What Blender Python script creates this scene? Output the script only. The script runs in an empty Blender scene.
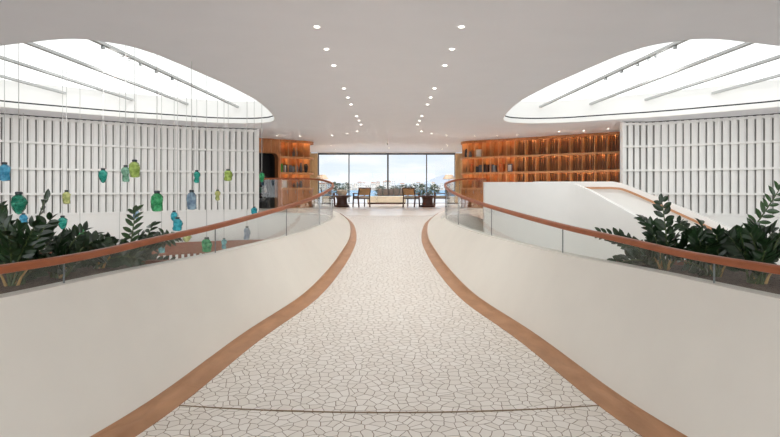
import bpy, bmesh, math, random
from mathutils import Vector, Matrix
R = random.Random(7)
C = bpy.context.scene.collection
PI = math.pi
F = 520.0; CX = 389.0; CY = 188.0; EYE = 1.7          # focal length in px, vanishing point, eye height

def W(x, d, zc): return Vector((x, d, zc + EYE))        # z measured from eye level
def P(px, py, d): return W((px-CX)/F*d, d, (CY-py)/F*d)
def PZ(px, py, zc):                                     # point of a level plane seen at a pixel
    d = zc*F/(CY-py); return W((px-CX)/F*d, d, zc)

# ---------------------------------------------------------------- materials
def new_mat(name):
    m = bpy.data.materials.new(name); m.use_nodes = True
    nt = m.node_tree; nt.nodes.clear()
    out = nt.nodes.new('ShaderNodeOutputMaterial')
    return m, nt, out
def N(nt, t, **kw):
    n = nt.nodes.new(t)
    for k, v in kw.items():
        if k in n.inputs: n.inputs[k].default_value = v
        else: setattr(n, k, v)
    return n
def c4(c): return (c[0], c[1], c[2], 1)
def plain(name, col, rough=.5, metal=0, var=.06, scale=6, bump=0, coat=0, spec=.5):
    m, nt, out = new_mat(name); L = nt.links.new
    b = N(nt, 'ShaderNodeBsdfPrincipled'); b.inputs['Roughness'].default_value = rough
    b.inputs['Metallic'].default_value = metal; b.inputs['Coat Weight'].default_value = coat
    b.inputs['Specular IOR Level'].default_value = spec
    tc = N(nt, 'ShaderNodeTexCoord'); no = N(nt, 'ShaderNodeTexNoise', Scale=scale, Detail=4)
    L(tc.outputs['Object'], no.inputs['Vector'])
    cr = N(nt, 'ShaderNodeValToRGB')
    cr.color_ramp.elements[0].position = .3; cr.color_ramp.elements[1].position = .7
    cr.color_ramp.elements[0].color = c4([max(0, v*(1-var)) for v in col]); cr.color_ramp.elements[1].color = c4([min(1, v*(1+var)) for v in col])
    L(no.outputs['Fac'], cr.inputs['Fac']); L(cr.outputs['Color'], b.inputs['Base Color'])
    if bump:
        bp = N(nt, 'ShaderNodeBump', Strength=bump, Distance=.01); L(no.outputs['Fac'], bp.inputs['Height']); L(bp.outputs['Normal'], b.inputs['Normal'])
    L(b.outputs['BSDF'], out.inputs['Surface']); return m
def wood(name, a, b_, rough=.4, sc=(3, 3, 22), coat=0):
    m, nt, out = new_mat(name); L = nt.links.new
    b = N(nt, 'ShaderNodeBsdfPrincipled'); b.inputs['Roughness'].default_value = rough; b.inputs['Coat Weight'].default_value = coat
    tc = N(nt, 'ShaderNodeTexCoord'); mp = N(nt, 'ShaderNodeMapping'); mp.inputs['Scale'].default_value = sc
    no = N(nt, 'ShaderNodeTexNoise', Scale=1.6, Detail=6, Roughness=.62, Distortion=.4)
    cr = N(nt, 'ShaderNodeValToRGB'); cr.color_ramp.elements[0].position = .32; cr.color_ramp.elements[1].position = .68
    cr.color_ramp.elements[0].color = c4(a); cr.color_ramp.elements[1].color = c4(b_)
    L(tc.outputs['Object'], mp.inputs['Vector']); L(mp.outputs['Vector'], no.inputs['Vector']); L(no.outputs['Fac'], cr.inputs['Fac'])
    L(cr.outputs['Color'], b.inputs['Base Color']); L(b.outputs['BSDF'], out.inputs['Surface']); return m
def emit(name, col, s):
    m, nt, out = new_mat(name); e = N(nt, 'ShaderNodeEmission', Strength=s); e.inputs['Color'].default_value = c4(col)
    nt.links.new(e.outputs[0], out.inputs['Surface']); return m
def glass(name, tint=(.97, .985, .98), refl=1.0):
    m, nt, out = new_mat(name); L = nt.links.new
    t = N(nt, 'ShaderNodeBsdfTransparent'); t.inputs['Color'].default_value = c4(tint)
    g = N(nt, 'ShaderNodeBsdfGlossy', Roughness=.01); lw = N(nt, 'ShaderNodeLayerWeight', Blend=.5)
    pw = N(nt, 'ShaderNodeMath', operation='POWER'); pw.inputs[1].default_value = 5; L(lw.outputs['Facing'], pw.inputs[0])
    mu = N(nt, 'ShaderNodeMath', operation='MULTIPLY_ADD'); mu.inputs[1].default_value = .75*refl; mu.inputs[2].default_value = .035*refl; L(pw.outputs[0], mu.inputs[0])
    mx = N(nt, 'ShaderNodeMixShader'); L(mu.outputs[0], mx.inputs['Fac'])
    L(t.outputs[0], mx.inputs[1]); L(g.outputs[0], mx.inputs[2]); L(mx.outputs[0], out.inputs['Surface']); return m
def bottle_mat(name, col):
    m, nt, out = new_mat(name); L = nt.links.new
    b = N(nt, 'ShaderNodeBsdfPrincipled'); b.inputs['Roughness'].default_value = .06; b.inputs['IOR'].default_value = 1.25
    b.inputs['Transmission Weight'].default_value = .6
    tc = N(nt, 'ShaderNodeTexCoord'); no = N(nt, 'ShaderNodeTexNoise', Scale=14, Detail=3)
    cr = N(nt, 'ShaderNodeValToRGB'); cr.color_ramp.elements[0].position = .35; cr.color_ramp.elements[1].position = .66
    cr.color_ramp.elements[0].color = c4([v*.75 for v in col]); cr.color_ramp.elements[1].color = c4([min(1, v*1.6+.10) for v in col])
    L(tc.outputs['Object'], no.inputs['Vector']); L(no.outputs['Fac'], cr.inputs['Fac']); L(cr.outputs['Color'], b.inputs['Base Color'])
    bp = N(nt, 'ShaderNodeBump', Strength=.5, Distance=.02); L(no.outputs['Fac'], bp.inputs['Height']); L(bp.outputs['Normal'], b.inputs['Normal'])
    L(b.outputs['BSDF'], out.inputs['Surface']); return m
def mosaic():
    m, nt, out = new_mat('mosaic_floor'); L = nt.links.new
    b = N(nt, 'ShaderNodeBsdfPrincipled'); b.inputs['Roughness'].default_value = .32
    tc = N(nt, 'ShaderNodeTexCoord'); mp = N(nt, 'ShaderNodeMapping'); mp.inputs['Scale'].default_value = (1, 1, 0)
    L(tc.outputs['Object'], mp.inputs['Vector'])
    no = N(nt, 'ShaderNodeTexNoise', Scale=9, Detail=2)
    ad = N(nt, 'ShaderNodeMixRGB', blend_type='ADD'); ad.inputs['Fac'].default_value = .035
    L(mp.outputs['Vector'], no.inputs['Vector']); L(mp.outputs['Vector'], ad.inputs[1]); L(no.outputs['Color'], ad.inputs[2])
    ve = N(nt, 'ShaderNodeTexVoronoi', feature='DISTANCE_TO_EDGE', Scale=12.3); ve.voronoi_dimensions = '2D'
    vc = N(nt, 'ShaderNodeTexVoronoi', feature='F1', Scale=12.3); vc.voronoi_dimensions = '2D'
    L(ad.outputs[0], ve.inputs['Vector']); L(ad.outputs[0], vc.inputs['Vector'])
    cr = N(nt, 'ShaderNodeValToRGB'); cr.color_ramp.elements[0].position = .022; cr.color_ramp.elements[1].position = .045
    cr.color_ramp.elements[0].color = (.235, .17, .105, 1); cr.color_ramp.elements[1].color = (1, 1, 1, 1)
    L(ve.outputs['Distance'], cr.inputs['Fac'])
    sx = N(nt, 'ShaderNodeSeparateColor'); L(vc.outputs['Color'], sx.inputs[0])
    tr = N(nt, 'ShaderNodeValToRGB'); tr.color_ramp.elements[0].color = (.735, .70, .64, 1); tr.color_ramp.elements[1].color = (.80, .775, .725, 1)
    L(sx.outputs[0], tr.inputs['Fac'])
    mu = N(nt, 'ShaderNodeMixRGB', blend_type='MULTIPLY'); mu.inputs['Fac'].default_value = 1
    L(tr.outputs['Color'], mu.inputs[1]); L(cr.outputs['Color'], mu.inputs[2]); L(mu.outputs[0], b.inputs['Base Color'])
    bp = N(nt, 'ShaderNodeBump', Strength=.25, Distance=.004); L(cr.outputs['Color'], bp.inputs['Height']); L(bp.outputs['Normal'], b.inputs['Normal'])
    L(b.outputs['BSDF'], out.inputs['Surface']); return m

M = {}
M['plaster'] = plain('warm_plaster', (.725, .70, .64), .62, var=.02, scale=2.5, bump=.03)
M['ceiling'] = plain('ceiling_paint', (.88, .882, .93), .75, var=.01, scale=2)
M['white'] = plain('white_paint', (.89, .885, .87), .55, var=.012, scale=3)
M['lattice'] = plain('lattice_paint', (.87, .865, .85), .5, var=.015, scale=4)
M['lattice_back_shade'] = plain('lattice_backing_shaded', (.42, .41, .40), .7, var=.03, scale=3)  # darker than the slats: shade between them is put into this grey
M['dark_gap'] = plain('shadow_gap', (.06, .06, .065), .7)
M['mosaic'] = mosaic()
M['stone'] = plain('polished_stone', (.83, .80, .75), .22, var=.03, scale=3, spec=.35)
M['skirt'] = wood('skirting_timber', (.34, .17, .08), (.46, .245, .125), .4, (2, 2, 14))
M['rail'] = wood('handrail_timber', (.25, .066, .021), (.36, .105, .034), .42, (4, 4, 20))
M['copper'] = wood('copper_rail', (.50, .25, .13), (.60, .32, .18), .35, (3, 3, 10))
M['shelf'] = wood('bookcase_timber', (.36, .135, .045), (.54, .23, .085), .42, (6, 6, 1.4))
M['shelf_dark'] = wood('bookcase_dark_slats', (.15, .06, .025), (.34, .15, .06), .45, (6, 6, 1.4))
M['shelf_lip'] = wood('bookcase_lip', (.50, .24, .10), (.62, .33, .15), .4, (6, 6, 1.4))
M['tan'] = wood('tan_panel', (.50, .33, .17), (.60, .42, .24), .45, (5, 5, 1.2))
M['timber_low'] = wood('lower_timber', (.25, .10, .065), (.33, .14, .09), .45, (4, 4, 12))
M['steel'] = plain('brushed_steel', (.42, .43, .43), .32, .9, var=.05, scale=20)
M['joint'] = plain('joint_seal', (.20, .22, .22), .35)
M['beam'] = plain('beam_paint', (.50, .51, .51), .6, var=.03)
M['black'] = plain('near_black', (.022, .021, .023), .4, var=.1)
M['frame'] = plain('window_frame', (.10, .10, .105), .4, .3, var=.05)
M['brass'] = plain('brass_strip', (.24, .17, .10), .35, .6, var=.05)
M['soil'] = plain('soil_mulch', (.105, .068, .050), .95, var=.55, scale=38, bump=.9)
M['leaf'] = plain('leaf_green', (.016, .042, .014), .3, var=.45, scale=8, coat=.1)
M['leaf2'] = plain('leaf_fresh_green', (.032, .085, .022), .3, var=.4, scale=8, coat=.1)
M['stem'] = plain('leaf_stem', (.075, .11, .035), .5, var=.3, scale=15)
M['straw'] = plain('dry_stem', (.48, .30, .11), .6, var=.3, scale=15)
M['glass'] = glass('railing_glass')
M['pane'] = glass('window_glass', (.98, .985, .99), .7)
M['sky_pane'] = emit('skylight_diffuser', (.975, 1.0, .988), 1.5)
M['down'] = emit('downlight_lamp', (1, .95, .85), 9)
M['led'] = emit('shelf_led', (1, .62, .28), 62)
M['shade'] = plain('lamp_shade', (.34, .26, .19), .8, var=.05)
M['cream'] = plain('cream_upholstery', (.66, .56, .46), .85, var=.06, scale=30)
M['greige'] = plain('greige_cushion', (.19, .165, .15), .9, var=.15, scale=30)
M['woven'] = plain('woven_tan', (.50, .30, .14), .75, var=.25, scale=60)
M['walnut'] = wood('dark_walnut', (.055, .022, .016), (.11, .045, .032), .35, (5, 5, 12))
M['cord'] = plain('pale_cord', (.52, .52, .51), .5)
M['spot'] = plain('spot_metal', (.33, .34, .34), .4, .5)
M['cap'] = plain('dark_cap', (.03, .045, .05), .4)
COL = {'blue': (.05, .36, .66), 'teal': (.01, .38, .30), 'pale_green': (.28, .62, .42), 'lime': (.42, .62, .12), 'emerald': (.0, .26, .16),
       'yellow_green': (.58, .70, .22), 'green': (.04, .45, .16), 'powder_blue': (.30, .46, .72), 'turquoise': (.03, .45, .58), 'cyan': (.2, .55, .68), 'lilac_blue': (.40, .48, .70)}
for k, v in COL.items(): M['b_'+k] = bottle_mat('bottle_'+k, v)

# ---------------------------------------------------------------- geometry helpers
def link(name, verts, faces, mat, parent=None, smooth=False, mats=None, fm=None):
    me = bpy.data.meshes.new(name); me.from_pydata([tuple(v) for v in verts], [], faces)
    for mm in (mats or [mat]): me.materials.append(mm)
    if fm:
        for p, i in zip(me.polygons, fm): p.material_index = i
    bm = bmesh.new(); bm.from_mesh(me); bmesh.ops.recalc_face_normals(bm, faces=bm.faces); bm.to_mesh(me); bm.free()
    if smooth:
        for p in me.polygons: p.use_smooth = True
        try: me.set_sharp_from_angle(angle=math.radians(35))
        except Exception: pass
    o = bpy.data.objects.new(name, me); C.objects.link(o)
    if parent: o.parent = parent; o.matrix_parent_inverse = Matrix.Translation(parent.location).inverted() if False else Matrix.Identity(4)
    return o
class MB:
    def __init__(s): s.v = []; s.f = []; s.m = []
    def add(s, verts, faces, mi=0):
        n = len(s.v); s.v += [Vector(v) for v in verts]; s.f += [tuple(i+n for i in f) for f in faces]; s.m += [mi]*len(faces); return s
    def box(s, c, size, xa=(1, 0, 0), ya=(0, 1, 0), za=(0, 0, 1), mi=0, taper=1.0):
        c = Vector(c); xa, ya, za = Vector(xa), Vector(ya), Vector(za); h = [k/2 for k in size]; vs = []
        for k in (-1, 1):
            t = taper if k > 0 else 1
            for i, j in ((-1, -1), (1, -1), (1, 1), (-1, 1)): vs.append(c + xa*h[0]*i*t + ya*h[1]*j*t + za*h[2]*k)
        return s.add(vs, [(0, 3, 2, 1), (4, 5, 6, 7), (0, 1, 5, 4), (1, 2, 6, 5), (2, 3, 7, 6), (3, 0, 4, 7)], mi)
    def bar(s, a, b, w, h=None, mi=0):
        a, b = Vector(a), Vector(b); z = (b-a); L = z.length; z.normalize()
        x = z.cross(Vector((0, 0, 1)));
        if x.length < 1e-3: x = Vector((1, 0, 0))
        x.normalize(); y = z.cross(x)
        return s.box((a+b)/2, (w, h or w, L), x, y, z, mi)
    def tube(s, pts, r, n=8, mi=0, r1=None):
        rings = []; k = len(pts)
        for i, p in enumerate(pts):
            t = (Vector(pts[min(i+1, k-1)]) - Vector(pts[max(i-1, 0)])).normalized()
            x = t.cross(Vector((0, 0, 1)));
            if x.length < 1e-3: x = Vector((1, 0, 0))
            x.normalize(); y = t.cross(x); rr = r if r1 is None else r + (r1-r)*i/(k-1)
            rings.append([Vector(p) + x*rr*math.cos(a*2*PI/n) + y*rr*math.sin(a*2*PI/n) for a in range(n)])
        vs = [v for g in rings for v in g]; fs = []
        for i in range(k-1):
            for a in range(n): b = (a+1) % n; fs.append((i*n+a, i*n+b, (i+1)*n+b, (i+1)*n+a))
        fs += [tuple(range(n))[::-1], tuple((k-1)*n+a for a in range(n))]
        return s.add(vs, fs, mi)
    def lathe(s, prof, c, n=16, mi=0, fn=None):
        c = Vector(c); vs = []; fs = []; k = len(prof)
        for i, (r, z) in enumerate(prof):
            for a in range(n):
                an = 2*PI*a/n; rr = r*(fn(an, z) if fn else 1); vs.append(c + Vector((rr*math.cos(an), rr*math.sin(an), z)))
        for i in range(k-1):
            for a in range(n): b = (a+1) % n; fs.append((i*n+a, i*n+b, (i+1)*n+b, (i+1)*n+a))
        fs += [tuple(range(n))[::-1], tuple((k-1)*n+a for a in range(n))]
        return s.add(vs, fs, mi)
    def sweep(s, path, prof, closed=False, mi=0, caps=True):   # path: (point, left normal); prof: closed list of (u, z)
        k = len(path); n = len(prof); vs = []; fs = []
        for p, nr in path:
            for u, z in prof: vs.append(Vector(p) + Vector((nr[0]*u, nr[1]*u, z)))
        for i in range(k if closed else k-1):
            j = (i+1) % k
            for a in range(n): b = (a+1) % n; fs.append((i*n+a, i*n+b, j*n+b, j*n+a))
        if caps and not closed: fs += [tuple(range(n))[::-1], tuple((k-1)*n+a for a in range(n))]
        return s.add(vs, fs, mi)
    def rows(s, rows, mi=0):
        n = len(rows[0]); vs = [v for r in rows for v in r]; fs = []
        for i in range(len(rows)-1):
            for a in range(n-1): fs.append((i*n+a, i*n+a+1, (i+1)*n+a+1, (i+1)*n+a))
        return s.add(vs, fs, mi)
    def build(s, name, mat, parent=None, smooth=False, mats=None):
        if parent:
            l = parent.location; v = [p - l for p in s.v]
        else: v = s.v
        return link(name, v, s.f, mat, parent, smooth, mats, s.m if mats else None)

def catmull(pts, per=8, closed=False):
    pts = [Vector(p) for p in pts]; out = []; n = len(pts)
    for i in range(n if closed else n-1):
        g = (lambda k: pts[k % n]) if closed else (lambda k: pts[min(max(k, 0), n-1)])
        p0, p1, p2, p3 = g(i-1), g(i), g(i+1), g(i+2)
        for j in range(per):
            t = j/per
            out.append(.5*((2*p1) + (p2-p0)*t + (2*p0-5*p1+4*p2-p3)*t*t + (3*p1-p0-3*p2+p3)*t**3))
    if not closed: out.append(pts[-1])
    return out
def normals(pts, closed=False):
    n = len(pts); out = []
    for i, p in enumerate(pts):
        a = pts[(i-1) % n] if closed else pts[max(i-1, 0)]; b = pts[(i+1) % n] if closed else pts[min(i+1, n-1)]
        t = Vector((b[0]-a[0], b[1]-a[1])); t.normalize(); out.append((-t.y, t.x))
    return out
def path_of(pts, closed=False): return list(zip(pts, normals(pts, closed)))
class Along:                                             # arc-length lookup on a plan polyline
    def __init__(s, pts):
        s.p = [Vector(p) for p in pts]; s.s = [0]
        for a, b in zip(s.p, s.p[1:]): s.s.append(s.s[-1] + (b-a).length)
        s.L = s.s[-1]
    def at(s, t):
        t = min(max(t, 0), s.L-1e-6)
        for i in range(len(s.p)-1):
            if s.s[i+1] >= t: break
        f = (t-s.s[i])/(s.s[i+1]-s.s[i]); p = s.p[i].lerp(s.p[i+1], f)
        k = .12; return p
    def frame(s, t):
        p = s.at(t); a = s.at(t-.06); b = s.at(t+.06); tg = (b-a); tg.z = 0; tg.normalize()
        return p, tg, Vector((-tg.y, tg.x, 0))
    def sub(s, t0, t1, step=.12):
        n = max(2, int((t1-t0)/step)+1); return [s.at(t0+(t1-t0)*i/(n-1)) for i in range(n)]
def interp(tab, x):
    tab = sorted(tab)
    if x <= tab[0][0]: return tab[0][1]
    for i in range(len(tab)-1):
        if tab[i+1][0] >= x:
            x0, y0 = tab[i]; x1, y1 = tab[i+1]; t = (x-x0)/(x1-x0)
            xm, ym = tab[max(i-1, 0)]; xp, yp = tab[min(i+2, len(tab)-1)]
            m0 = (y1-ym)/(x1-xm) if i > 0 else (y1-y0)/(x1-x0); m1 = (yp-y0)/(xp-x0) if i+2 < len(tab) else (y1-y0)/(x1-x0)
            h = x1-x0
            return (2*t**3-3*t*t+1)*y0 + (t**3-2*t*t+t)*h*m0 + (-2*t**3+3*t*t)*y1 + (t**3-t*t)*h*m1
    return tab[-1][1]
def empty(name, loc, label, cat, group=None):
    o = bpy.data.objects.new(name, None); C.objects.link(o); o.location = loc; o.empty_display_size = .1
    o['label'] = label; o['category'] = cat
    if group: o['group'] = group
    return o
def tag(o, label, cat, group=None):
    o['label'] = label; o['category'] = cat
    if group: o['group'] = group
    return o
def struct(o): o['kind'] = 'structure'; return o
def flat(name, outer, holes, z, mat, parent=None):
    bm = bmesh.new(); es = []
    for loop in [outer]+holes:
        vs = [bm.verts.new((p[0], p[1], z)) for p in loop]
        es += [bm.edges.new((vs[i], vs[(i+1) % len(vs)])) for i in range(len(vs))]
    bmesh.ops.triangle_fill(bm, use_beauty=True, use_dissolve=False, edges=es)
    vs = [v.co.copy() for v in bm.verts]; bm.verts.index_update(); fs = [tuple(v.index for v in f.verts) for f in bm.faces]; bm.free()
    return link(name, vs, fs, mat, parent)
ORD = ['first', 'second', 'third', 'fourth', 'fifth', 'sixth', 'seventh', 'eighth', 'ninth', 'tenth', 'eleventh', 'twelfth']

# ---------------------------------------------------------------- the sunken ramp
def zramp(d):
    if d < 3.6: return -1.7
    if d < 4.4:
        t = (d-3.6)/.8; return -1.7 + .5*t*t*.8*.05625*1.0
    return min(-1.925 + .05625*d, -.8)
BASE = [(-8, 13), (-3.2, 12.9), (-3, 9), (-1, 4.2), (.8, 2.75), (2.2, 2.16), (3.55, 1.734), (5.52, 1.37), (7.09, 1.0), (9, .82), (10.97, .755), (12.3, .77), (14.05, .90), (15.8, 1.13), (17.8, 1.60), (19, 2.1), (20, 2.9)]
TOP = [(-3, 9.9), (-1, 5.0), (.8, 3.3), (2, 2.74), (3.17, 2.37), (4.37, 2.13), (5.52, 1.84), (7.56, 1.54), (9.36, 1.38), (11.7, 1.34), (13.8, 1.44), (15.5, 1.72), (17, 2.05), (18.5, 2.52), (20, 3.3)]
def xb(d): return interp(BASE, d)
def xt(d): return interp(TOP, d)
def zrim(d): return interp([(0, -.67), (3.2, -.685), (6, -.715), (10, -.755), (14, -.785), (20, -.79)], d)

ds = [-8+i*.4 for i in range(10)] + [-3+i*.2 for i in range(30)] + [3+i*.2 for i in range(86)]
ds = [d for d in ds if d <= 20.001]
def floor_rows(lo, hi):
    rr = []
    for d in [lo]+[q for q in ds if lo+.01 < q < hi-.01]+[hi]:
        w = xb(d) if d > -3 else 13.5
        rr.append([W(w*(k/6-1), d, zramp(d)) for k in range(13)])
    return rr
mb = MB(); mb.rows(floor_rows(-8, 17.6)); struct(mb.build('floor', M['mosaic'], smooth=True))
mb = MB(); mb.rows(floor_rows(17.6, 20)); mb.box(W(0, 24, -.9), (28, 8, .2))
mb.build('floor_lounge', M['stone'])['kind'] = 'structure'
# thin expansion strip across the foot of the ramp
mb = MB(); ps = [W(-1.71+3.42*i/24, 4.06-.14*(1-((i-12)/12)**2), zramp(4.0)+.002) for i in range(25)]
mb.sweep(path_of(ps), [(-.006, -.002), (.006, -.002), (.006, .003), (-.006, .003)])
struct(mb.build('trim_1', M['brass']))

RIM = {}
for sg, side in ((-1, 'left'), (1, 'right')):
    dd = [d for d in ds if d >= -2.9]
    # leaning parapet from the skirting up to the rim, ledge, and outer face to the lower floor
    mb = MB()
    low = catmull([W(sg*(xb(d)+.17*(1-.42*min(1, max(0, (d-10)/7.5)))), d, min(zramp(d)+.06, zrim(d))) for d in dd], 1); top = [W(sg*xt(d), d, zrim(d)) for d in dd]
    rows = []
    for a, b in zip(low, top): rows.append([a.lerp(b, t) for t in (0, .33, .66, 1)])
    mb.rows(rows)
    led = [W(sg*(xt(d)+.13), d, zrim(d)) for d in dd if d < 14.3]
    n = len(led)
    mb.rows([[top[i], top[i]+Vector((0, 0, .012)), led[i]+Vector((0, 0, .012)), led[i]+Vector((0, 0, -.25)), led[i]+Vector((0, 0, -3.3))] for i in range(n)])
    struct(mb.build('wall_'+side, M['plaster'], smooth=True))
    # coved timber skirting
    pts = [W(sg*xb(d), d, zramp(d)) for d in dd if d <= 17.7]
    prof = [(0, 0), (0, .006), (.09, .012), (.135, .025), (.16, .052), (.168, .078), (.185, .078), (.185, 0)]
    nr = normals(pts)
    ks = [(-sg)*(1-.42*min(1, max(0, (p.y-10)/7.5))) for p in pts]
    pth = [(p, (q[0]*k, q[1]*k)) for p, q, k in zip(pts, nr, ks)]
    mb = MB(); mb.sweep(pth, prof); struct(mb.build('baseboard_'+side, M['skirt'], smooth=True))
    # railing path
    rp = [(d, xt(d)+.055, interp([(0, -.50), (3.17, -.50), (4, -.50), (4.8, -.455), (7.56, -.30), (9.36, -.198), (11.7, -.067), (13.8, .052), (20, .4)], d)) for d in [1.2+i*.3 for i in range(43)]]
    pl = [W(sg*x, d, z) for d, x, z in rp if d < 13.9]
    far = [(1.60, 14.7, .125), (1.86, 15.5, .205), (2.22, 16.15, .27), (2.7, 16.58, .30)] + ([(3.4, 16.78, .305), (4.12, 16.8, .305)] if sg < 0 else [(3.1, 16.7, .30)])
    pl = pl[:-1] + catmull([pl[-1]] + [W(sg*x, d, z) for x, d, z in far], 4)
    RIM[side] = pl
    root = empty('glass_railing', W(sg*2.0, 5, zrim(5)),
                 'curved frameless glass railing with orange-brown timber handrail on the %s side of the ramp' % side, 'railing')
    mb = MB(); w = .029
    mb.sweep(path_of(pl), [(-w, -.028), (-w+.008, -.033), (w-.008, -.033), (w, -.028), (w, .012), (w-.012, .022), (-w+.012, .022), (-w, .012)])
    mb.build('handrail', M['rail'], root, smooth=True)
    al = Along(pl)
    def s_at(d):
        for i in range(len(al.p)-1):
            if al.p[i+1].y >= d: return al.s[i]+(al.s[i+1]-al.s[i])*(d-al.p[i].y)/(al.p[i+1].y-al.p[i].y)
        return al.L
    cuts = [0, s_at(3.7), s_at(5.62), s_at(7.9), s_at(10.5), s_at(13.0), s_at(16.1)]
    cuts += [al.L] if sg > 0 else [al.L-1.2, al.L]
    for a, b in zip(cuts, cuts[1:]):
        seg = al.sub(a+.006, b-.006, .15); nr = normals(seg); mb = MB(); vs = []; k = len(seg)
        for p, q in zip(seg, nr):
            zb = EYE+(zrim(p.y) if p.y < 14 else -.80)+.004
            for u in (-.006, .006):
                vs.append(Vector((p.x+q[0]*u, p.y+q[1]*u, zb))); vs.append(Vector((p.x+q[0]*u, p.y+q[1]*u, p.z-.033)))
        fs = []
        for i in range(k-1):
            o = i*4; fs += [(o, o+1, o+5, o+4), (o+2, o+6, o+7, o+3), (o+1, o+3, o+7, o+5), (o, o+4, o+6, o+2)]
        fs += [(0, 2, 3, 1), ((k-1)*4, (k-1)*4+1, (k-1)*4+3, (k-1)*4+2)]
        mb.add(vs, fs); mb.build('glass_panel', M['glass'], root)
    for a in cuts[1:-1]:
        p, tg, nn = al.frame(a); zb = EYE+(zrim(p.y) if p.y < 14 else -.80)+.004
        mb = MB(); mb.box((p.x, p.y, (zb+p.z-.034)/2), (.006, .012, p.z-.034-zb), tg, nn); mb.build('joint_strip', M['joint'], root)
    # upper landing beyond the tip of the void
    if side == 'left':
        poly = [(-xt(d)+.0, d) for d in [13.9+i*.3 for i in range(21)]] + [(-3.3, 20.02), (-9, 20.02), (-9, 17.6), (-4.1, 16.95)] + [(p.x+.06, p.y+.06) for p in reversed(pl) if p.y > 14.0 and p.x > -4.0]
    else:
        poly = [(xt(d), d) for d in [13.9+i*.3 for i in range(21)]] + [(3.3, 20.02), (9, 20.02), (9, 15.5), (6.4, 13.9), (2.42, 13.3), (2.42, 16.7)] + [(p.x-.06, p.y+.06) for p in reversed(pl) if p.y > 14.0 and p.x < 2.4]
    o = flat('floor_landing_'+side, poly, [], EYE-.80, M['stone']); struct(o)
    # slab edge under the landing round the void
    mb = MB(); rim = [p for p in pl if p.y > 13.6] + ([W(-4.3, 16.8, 0)] if sg < 0 else [])
    pth = path_of(rim)
    sgn = 1 if sg < 0 else -1
    mb.sweep([((p.x, p.y, EYE), q) for p, q in pth], [(-.05, -.797), (.10, -.797), (.10, -4.3), (-.05, -4.3)])
    struct(mb.build('wall_%s_slab_edge' % side, M['white'], smooth=True))

struct(MB().box(W(0, 9.5, -4.36), (29, 37, .1)).build('floor_lower', M['stone']))

# ---------------------------------------------------------------- planters with soil
for sg, side in ((-1, 'left'), (1, 'right')):
    root = empty('planter_bed', W(sg*2.9, 3.8, -.72), 'long brown soil planter bed behind the %s glass railing' % side, 'planter')
    dd = [.6+i*.2 for i in range(23)]; mb = MB(); rows = []
    for d in dd:
        x0 = xt(d)+.14; wd = 1.7*(1-max(0, (d-4.2)/.8)**2*.55)
        rows.append([W(sg*(x0+wd*k/10), d, -.735+R.uniform(-.012, .02)) for k in range(11)])
    mb.rows(rows); mb.build('soil', M['soil'], root, smooth=True)
    mb = MB(); outer = [Vector((r[-1].x, r[-1].y, EYE)) for r in rows] + [Vector((sg*((xt(5)+.14)+(1.7*.45)*(1-k/6)), 5.0+.05, EYE)) for k in range(7)]
    mb.sweep(path_of(outer), [(-.03, -.70), (.03, -.70), (.03, -1.5), (-.03, -1.5)])
    mb.build('planter_wall', M['timber_low'], root)

# ---------------------------------------------------------------- ZZ plants
def leaflet(mb, base, dirv, up, L, wd, mi):
    dirv = dirv.normalized(); side = dirv.cross(up).normalized(); up = side.cross(dirv).normalized()
    vs = [base]; k = 5; fs = []
    for i in range(1, k):
        t = i/k; ww = wd*math.sin(PI*min(1, t*.92+.06))**.8*(.95); c = base + dirv*L*t - up*(L*.12*t*t)
        vs += [c+side*ww+up*ww*.35, c, c-side*ww+up*ww*.35]
    vs.append(base + dirv*L - up*L*.14)
    fs += [(0, 1, 2), (0, 2, 3)]
    for i in range(k-2):
        o = 1+i*3; fs += [(o, o+3, o+4, o+1), (o+1, o+4, o+5, o+2)]
    o = 1+(k-2)*3; e = len(vs)-1; fs += [(o, e, o+1), (o+1, e, o+2)]
    mb.add(vs, fs, mi)
def frond(root, base, tip, arch, big=1.0, fresh=False):
    mb = MB(); mid = base.lerp(tip, .45) + Vector((0, 0, arch)); n = 14; pts = []
    mid += Vector((R.uniform(-.02, .02), R.uniform(-.03, .03), 0))
    for i in range(n+1):
        t = i/n; pts.append(base*(1-t)**2 + mid*2*t*(1-t) + tip*t*t)
    mb.tube(pts, .011, 6, 0, .004)
    L = sum((b-a).length for a, b in zip(pts, pts[1:])); m = max(7, int(L/.066)); roll = R.uniform(0, PI); face = fresh or R.random() < .55
    for j in range(m):
        t = .22 + .78*j/(m-1); i = min(n-1, int(t*n)); p = pts[i].lerp(pts[i+1], t*n-i); tg = (pts[i+1]-pts[i]).normalized()
        a = Vector((math.cos(roll)*.3, -1, .15)) if face else Vector((math.cos(roll), math.sin(roll), .25)); s = tg.cross(a).normalized(); up = s.cross(tg).normalized()
        ll = (.115 - .05*abs(t-.5))*big*R.uniform(.85, 1.1)
        for k in (-1, 1):
            dv = s*k*R.uniform(.7, 1) + tg*R.uniform(.45, .95) + up*R.uniform(-.25, .4)
            leaflet(mb, p + tg*k*.012, dv, up, ll, ll*(R.uniform(.17, .21) if fresh else R.uniform(.22, .32)), 1)
    leaflet(mb, pts[-1], pts[-1]-pts[-2], Vector((0, 0, 1)) if abs((pts[-1]-pts[-2]).normalized().z) < .9 else Vector((0, 1, 0)), .09*big, .024*big, 1)
    mb.build('frond', None, root, True, mats=[M['stem'], M['leaf2' if fresh else 'leaf']])
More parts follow.
